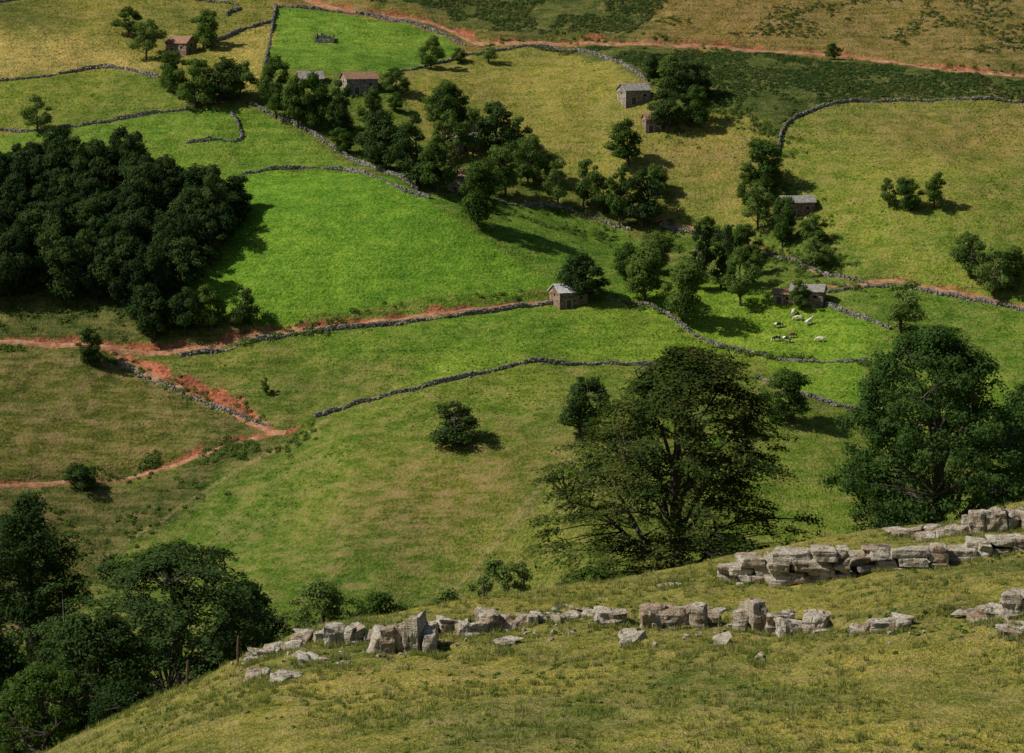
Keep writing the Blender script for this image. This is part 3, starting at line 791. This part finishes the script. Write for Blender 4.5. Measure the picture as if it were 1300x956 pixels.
def outcrop(u, v, wp, hp, name='limestone_outcrop', layered=False):
    x, y = hit(u, v, True); s = y/F
    w = wp*s*1.12; h = hp*s*1.15; z = H1(x, y-0.2)
    rock_xy.append((x, y, w))
    parts = []
    if layered:
        z0 = -0.35
        while z0 < h-.08:
            lh = U(.20, .40); xx = -w/2+U(-.3, .1)
            while xx < w/2-.15:
                ww = U(.7, 1.9); ww = min(ww, w/2-xx+.3)
                gx = H1(x+xx+ww/2, y-.2)-z
                parts.append(((xx+ww/2, U(-.08, .12)+z0*.12+.15, z0+lh/2+gx), (ww*1.06, U(.9, 1.5), lh*1.2), U(-.07, .07), 24, .30, U(-.03, .03)))
                xx += ww
            z0 += lh
    else:
        xx = -w/2
        while xx < w/2-.1:
            ww = U(.45, 1.15); ww = min(ww, max(.35, w/2-xx+.15))
            hh = h*U(.6, 1.15)
            gx = H1(x+xx+ww/2, y-.2)-z
            yy = U(-.12, .22)
            parts.append(((xx+ww/2, yy, (hh-.6)/2+gx), (ww*1.2, U(.9, 1.4), hh+.6), U(-.3, .3), 20, .38, U(-.12, .12)))
            if random.random() < .4: parts.append(((xx+ww/2+U(-.3, .3), yy-U(.35, .6), gx-.05), (ww*U(.6, 1.1), U(.5, .9), hh*U(.5, .8)), U(-.6, .6), 14, .5, U(-.2, .2)))
            if random.random() < .6: parts.append(((xx+ww/2+U(-.3, .3), yy+U(.5, .9), hh*.35+gx), (ww*U(1.0, 1.6), U(.8, 1.3), hh*U(.4, .7)), U(-.6, .6), 16, .45, U(-.2, .2)))
            xx += ww
    return hull_rock(name, (x, y, z), parts)
OUT = [(395, 818, 40, 20), (430, 819, 28, 24), (456, 816, 28, 26), (493, 826, 46, 40), (532, 822, 32, 34), (558, 806, 42, 20), (597, 803, 34, 16), (640, 797, 62, 15),
 (722, 780, 46, 8), (775, 791, 36, 16), (852, 796, 70, 26), (905, 790, 38, 12), (950, 800, 32, 32), (985, 803, 28, 24), (1018, 802, 54, 22), (1086, 806, 16, 10), (1127, 801, 40, 16),
 (1275, 782, 54, 24), (1248, 790, 32, 14), (1300, 775, 40, 22), (365, 824, 26, 9), (690, 786, 30, 6),
 (1265, 674, 62, 30), (1222, 678, 26, 12), (1160, 678, 50, 9), (1300, 668, 30, 16)]
for o in OUT: outcrop(*o)
for o in [(930, 737, 34, 12), (970, 739, 62, 24), (1024, 738, 80, 28), (1086, 731, 76, 24), (1150, 723, 78, 22), (1215, 713, 60, 17), (1264, 704, 54, 12)]: outcrop(*o, layered=True)
SM = [(800, 816, 18, 12), (642, 820, 16, 10), (395, 838, 30, 6), (325, 860, 20, 7), (355, 864, 24, 4), (912, 818, 12, 6), (1285, 802, 34, 5), (340, 830, 20, 9), (318, 836, 14, 7),
      (1180, 686, 24, 8), (850, 744, 24, 3), (560, 830, 12, 4), (960, 838, 12, 4), (430, 845, 16, 4)]
for (u, v, w, h) in SM: outcrop(u, v, w, h, 'limestone_boulder')
n = 110
uu = R.uniform(280, 1330, n); vv = np.interp(uu, [300, 600, 1300], [848, 806, 790])+R.normal(0, 12, n)
pp = np.array([hit(a, b, True) for a, b in zip(uu, vv)])
V, q = boxes(np.stack([pp[:, 0], pp[:, 1], H(pp[:, 0], pp[:, 1])+.01], 1), R.uniform(.05, .2, (n, 3)), R.uniform(0, 6, n), .35)
mk('loose_stones', V, q, [M_lime])

# turf on the foreground: short blades + long tufts
def blades(X, Y, hgt, w, lean):
    n = len(X); Z = H(X, Y); a = R.uniform(0, 6.28, n)
    ln = R.normal(0, 1, (n, 2))*lean
    B = np.stack([X, Y, Z-.01], 1); D = np.stack([np.cos(a)*w, np.sin(a)*w, 0*a], 1)
    T = B+np.stack([ln[:, 0], ln[:, 1], hgt], 1)
    return np.stack([B-D, B+D, T], 1).reshape(-1, 3)
n = 300000
X = R.uniform(-22, 34, n); Y = R.uniform(72, 136, n)
dens = fbm(X, Y, 3.0, 3)+fbm(X+40, Y, .5, 2)*.7
k = (dens > -0.12); X = X[k]; Y = Y[k]; dens = dens[k]; n = len(X)
Va = blades(X, Y, R.uniform(.03, .08, n)*(1+1.6*np.clip(dens, 0, 1)), R.uniform(.008, .018, n), .04)
nt_ = 11000
tx = R.uniform(-22, 34, nt_*2); ty = R.uniform(72, 136, nt_*2)
k = fbm(tx, ty, 4.5, 3)+R.normal(0, .15, len(tx)) > 0.08; tx = tx[k]; ty = ty[k]
rk = np.array(rock_xy); m = 26*len(rk); ii = R.integers(0, len(rk), m)
tx = np.concatenate([tx, rk[ii, 0]+R.uniform(-.6, .6, m)*rk[ii, 2]]); ty = np.concatenate([ty, rk[ii, 1]+R.choice([-1, 1], m, p=[.7, .3])*R.uniform(.45, 1.1, m)])
per = 18; X = np.repeat(tx, per); Y = np.repeat(ty, per); n = len(X); sz = np.repeat(R.uniform(.5, 1.3, len(tx)), per)
X = X+R.normal(0, .06, n)*sz; Y = Y+R.normal(0, .06, n)*sz
Vb = blades(X, Y, R.uniform(.10, .24, n)*sz, R.uniform(.012, .022, n), .07)
V = np.vstack([Va, Vb])
mk('grass', V, np.arange(len(V)).reshape(-1, 3), [L_grass])
m = 14*len(rk); ii = R.integers(0, len(rk), m)
q = np.stack([rk[ii, 0]+R.uniform(-.65, .65, m)*rk[ii, 2], rk[ii, 1]+R.uniform(-.9, 1.3, m)], 1)
q2 = R.uniform((-20, 74), (34, 134), (3200, 2)); q2 = q2[fbm(q2[:, 0]+7, q2[:, 1], 5, 3) > .1]
scatter('weeds', np.vstack([q, q2]), 0.13, 22, 0.06, L_weed, 0.7)

def post(u, v):
    x, y = hit(u, v, True)
    a = Acc(); a.add(tube([[0, 0, -.3], [0, 0, .5], [.03, 0, 1.0]], [.05, .045, .04], 8), 0)
    a.add(tube([[.03, 0, 1.0], [.03, 0, 1.02]], [.04, .002], 8), 0)
    ob = a.mesh('fence_post', [M_wood], True); ob.location = (x, y, H1(x, y))
for p in ((238, 872), (302, 842)): post(*p)

# ------------------------------------------------------------------ barns
def prism(name, V, Fs, mat, parent):
    me = bpy.data.meshes.new(name); me.from_pydata([tuple(v) for v in V], [], Fs); me.materials.append(mat); me.update()
    ob = bpy.data.objects.new(name, me); scene.collection.objects.link(ob); ob.parent = parent; return ob
def bx(name, c, s, mat, parent, jit=0):
    V = CUBE*np.array(s)/2+np.array(c); return prism(name, V, [tuple(int(i) for i in f) for f in CQ], mat, parent)
def barn(u, v, w, d, eave, ridge, rot, roof, wall, ruin=False, name='stone_barn'):
    x, y = hit(u, v)
    e = bpy.data.objects.new(name, None); scene.collection.objects.link(e)
    y += d*0.5
    zc = H1(x, y-d*.4)
    e.location = (x, y, zc); e.rotation_euler = (0, 0, math.radians(rot))
    W, D = w/2, d/2; b = -2.0
    V = [(-W, -D, b), (W, -D, b), (W, D, b), (-W, D, b), (-W, -D, eave), (W, -D, eave), (W, D, eave), (-W, D, eave), (-W, 0, ridge), (W, 0, ridge)]
    prism('walls', V, [(0, 1, 5, 4), (1, 2, 6, 9, 5), (2, 3, 7, 6), (3, 0, 4, 8, 7), (4, 5, 9, 8), (6, 7, 8, 9)], wall, e)
    o = .35; t = .2; sl = (ridge-eave)/D
    for sg, nm in ((-1, 'roof_front'), (1, 'roof_back')):
        nx = 10; Vt = []
        for layer in (t, 0.03):
            for i in range(nx+1):
                xx = -W-o+(w+2*o)*i/nx; jit = random.uniform(-.06, .06)
                sag = -.12*math.sin(math.pi*i/nx) if layer == t else -.0
                Vt.append((xx, 0, ridge+layer+sag+(0.0 if sg < 0 else -0.004))); Vt.append((xx, sg*(D+o+jit), eave-sl*o+layer+jit*.3))
        m = 2*(nx+1); Fs = []
        for i in range(nx):
            a = 2*i
            Fs.append((a, a+1, a+3, a+2)); Fs.append((m+a, m+a+2, m+a+3, m+a+1)); Fs.append((a+1, m+a+1, m+a+3, a+3))
        Fs.append((0, m, m+1, 1)); Fs.append((m-2, m-1, 2*m-1, 2*m-2))
        prism(nm, Vt, Fs, roof, e)
    dx = -w*.18
    bx('door', (dx, -D-.02, .75), (1.3, .1, 2.0), M_wood, e); bx('door_lintel', (dx, -D-.05, 1.9), (1.9, .2, .28), M_lint, e)
    bx('door_jamb_left', (dx-.8, -D-.04, .75), (.28, .16, 2.0), M_lint, e); bx('door_jamb_right', (dx+.8, -D-.04, .75), (.28, .16, 2.0), M_lint, e)
    wx = w*.26
    bx('window', (wx, -D-.02, eave*.62), (.7, .08, .7), M_hole, e); bx('window_lintel', (wx, -D-.05, eave*.62+.47), (1.1, .18, .22), M_lint, e)
    bx('gable_window', (W+.02, 0, eave*.8), (.08, .6, .7), M_hole, e); bx('gable_window_left', (-W-.02, 0, eave*.8), (.08, .6, .7), M_hole, e)
    bx('gable_door', (W+.02, -D*.3, .7), (.1, 1.2, 2.0), M_wood, e)
    return e
barn(722, 389, 8.0, 6.6, 3.7, 5.6, 24, M_rw, M_mas)
barn(455, 120, 9.6, 6.4, 4.2, 6.0, 22, M_rr, M_masg)
barn(805, 133, 8.0, 6.0, 3.8, 5.6, 24, M_rg, M_masg)
barn(828, 168, 4.8, 4.2, 3.6, 4.9, 14, M_rr, M_mas)
barn(586, 246, 7.0, 5.6, 4.6, 6.3, -12, M_rr, M_masg)
barn(1012, 277, 9.0, 5.8, 4.0, 5.6, 12, M_rg, M_masr)
barn(1027, 388, 8.6, 5.6, 3.4, 5.0, -14, M_rg, M_mas)
barn(996, 386, 5.0, 4.6, 2.4, 3.5, -14, M_rr, M_mas)
barn(229, 69, 7.6, 5.6, 3.2, 5.2, -30, M_rr, M_mas)
barn(393, 110, 7.0, 5.4, 2.0, 4.0, 15, M_rg, M_mas)
barn(648, 205, 5.6, 4.6, 3.4, 4.8, 10, M_rr, M_mas)
barn(592, 192, 6.5, 5.0, 3.6, 4.8, 20, M_rg, M_masg)
cxr, cyr = hit(412, 52)
c4 = [(-2.8, -2), (2.8, -2.2), (2.6, 2.2), (-2.6, 2), (-2.8, -2)]
Cs, Ss, As = [], [], []
for (a, b) in zip(c4[:-1], c4[1:]):
    L = math.hypot(b[0]-a[0], b[1]-a[1])
    for i in range(int(L/.5)+1):
        t = i/(L/.5); px_ = cxr+a[0]+(b[0]-a[0])*t; py_ = cyr+a[1]+(b[1]-a[1])*t
        for l in range(random.choice([2, 3, 4])):
            Cs.append((px_, py_, H1(px_, py_)+.15+.35*l)); Ss.append((.6, .6, .42)); As.append(math.atan2(b[1]-a[1], b[0]-a[0]))
V, q = boxes(np.array(Cs), np.array(Ss), np.array(As), .2); mk('ruined_stone_hut', V, q, [M_wall])

# ------------------------------------------------------------------ cows
def cowmat(name, a, b):
    m, nt, out = newmat(name)
    n = noise(nt, 1.3, 2, N(nt, 'ShaderNodeTexCoord').outputs['Object'])
    bsdf(nt, out, ramp(nt, n, [(0.49, a), (0.52, b)]), 0.7); return m
CM = [cowmat('hide_cream', (0.62, 0.55, 0.42), (0.72, 0.68, 0.6)), cowmat('hide_pied', (0.02, 0.018, 0.016), (0.7, 0.68, 0.64)), cowmat('hide_brown', (0.16, 0.09, 0.05), (0.25, 0.15, 0.08))]
def cow(u, v, mat, rot, graze=True):
    V = []; E = []; Rd = []
    def p(x, y, z, r): V.append((x, y, z)); Rd.append(r); return len(V)-1
    hip = p(-.75, 0, 1.12, .34); mid = p(-.1, 0, 1.02, .42); ch = p(.55, 0, 1.05, .40)
    E += [(hip, mid), (mid, ch)]
    if graze: nk = p(1.0, 0, .80, .20); hd = p(1.25, 0, .38, .15); mz = p(1.38, 0, .12, .09)
    else: nk = p(.98, 0, 1.32, .2); hd = p(1.3, 0, 1.5, .15); mz = p(1.62, 0, 1.32, .09)
    E += [(ch, nk), (nk, hd), (hd, mz)]
    for s in (-1, 1):
        er = p(V[hd][0]-.05, s*.24, V[hd][2]+.1, .04); E.append((hd, er))
        hn = p(V[hd][0]+.0, s*.16, V[hd][2]+.26, .02); E.append((hd, hn))
        sh = p(.55, s*.22, .78, .15); kn = p(.57, s*.22, .42, .075); ft = p(.56, s*.22, .03, .07); E += [(ch, sh), (sh, kn), (kn, ft)]
        th = p(-.72, s*.22, .82, .19); st = p(-.58, s*.22, .62, .11); hk = p(-.86, s*.22, .42, .07); hf = p(-.80, s*.22, .03, .07); E += [(hip, th), (th, st), (st, hk), (hk, hf)]
    t1 = p(-1.1, 0, 1.1, .05); t2 = p(-1.17, 0, .6, .03); t3 = p(-1.16, 0, .42, .06); E += [(hip, t1), (t1, t2), (t2, t3)]
    me = bpy.data.meshes.new('cow'); me.from_pydata(V, E, []); me.materials.append(mat)
    ob = bpy.data.objects.new('cow', me); scene.collection.objects.link(ob)
    ob.modifiers.new('skin', 'SKIN'); sb = ob.modifiers.new('sub', 'SUBSURF'); sb.levels = 1; sb.render_levels = 1
    for i, r_ in enumerate(Rd): me.skin_vertices[0].data[i].radius = (r_*.8, r_)
    me.skin_vertices[0].data[0].use_root = True
    x, y = hit(u, v); r_ = math.radians(rot)
    ob.location = (x, y, H1(x, y)); ob.scale = (1.1, 1.1, 1.1)
    gy = (H1(x+.5, y)-H1(x-.5, y)); gv = H1(x, y+.5)-H1(x, y-.5)
    sl = gy*math.cos(r_)+gv*math.sin(r_)
    ob.rotation_euler = (0, -math.atan(sl), r_)
for c in [(988, 416, CM[1], 10, True), (1013, 407, CM[0], 170, True), (1028, 412, CM[0], 20, False), (986, 433, CM[1], 190, True), (998, 434, CM[1], -20, True), (1041, 434, CM[0], 160, True), (1008, 399, CM[0], 60, True), (1005, 429, CM[2], 10, True)]:
    cow(*c)

# ------------------------------------------------------------------ light
EL = math.radians(46); az = math.atan2(-0.97, -0.14)
S = Vector((math.sin(az)*math.cos(EL), math.cos(az)*math.cos(EL), math.sin(EL)))
ld = bpy.data.lights.new('sun', 'SUN'); ld.energy = 4.9; ld.angle = math.radians(0.5); ld.color = (1.0, 0.95, 0.86)
lo = bpy.data.objects.new('sun', ld); scene.collection.objects.link(lo)
lo.rotation_euler = S.to_track_quat('Z', 'Y').to_euler(); lo.location = (-300, 100, 300)
wd = bpy.data.worlds.new('World'); scene.world = wd; wd.use_nodes = True
nt = wd.node_tree; nt.nodes.clear()
sky = nt.nodes.new('ShaderNodeTexSky'); sky.sky_type = 'NISHITA'; sky.sun_disc = False
sky.sun_elevation = EL; sky.sun_rotation = az
bg = nt.nodes.new('ShaderNodeBackground'); bg.inputs[1].default_value = 0.062
wo = nt.nodes.new('ShaderNodeOutputWorld'); nt.links.new(sky.outputs[0], bg.inputs[0]); nt.links.new(bg.outputs[0], wo.inputs[0])
scene.view_settings.view_transform = 'Standard'; scene.view_settings.look = 'None'; scene.view_settings.exposure = 0
cd = bpy.data.cameras.new('camera'); cam = bpy.data.objects.new('camera', cd); scene.collection.objects.link(cam)
cd.sensor_width = 36; cd.lens = 18/math.tan(math.radians(10)); cd.clip_start = 0.5; cd.clip_end = 9000
cam.location = (0, 0, 0); cam.rotation_euler = (math.pi/2-PITCH, 0, 0)
scene.camera = cam
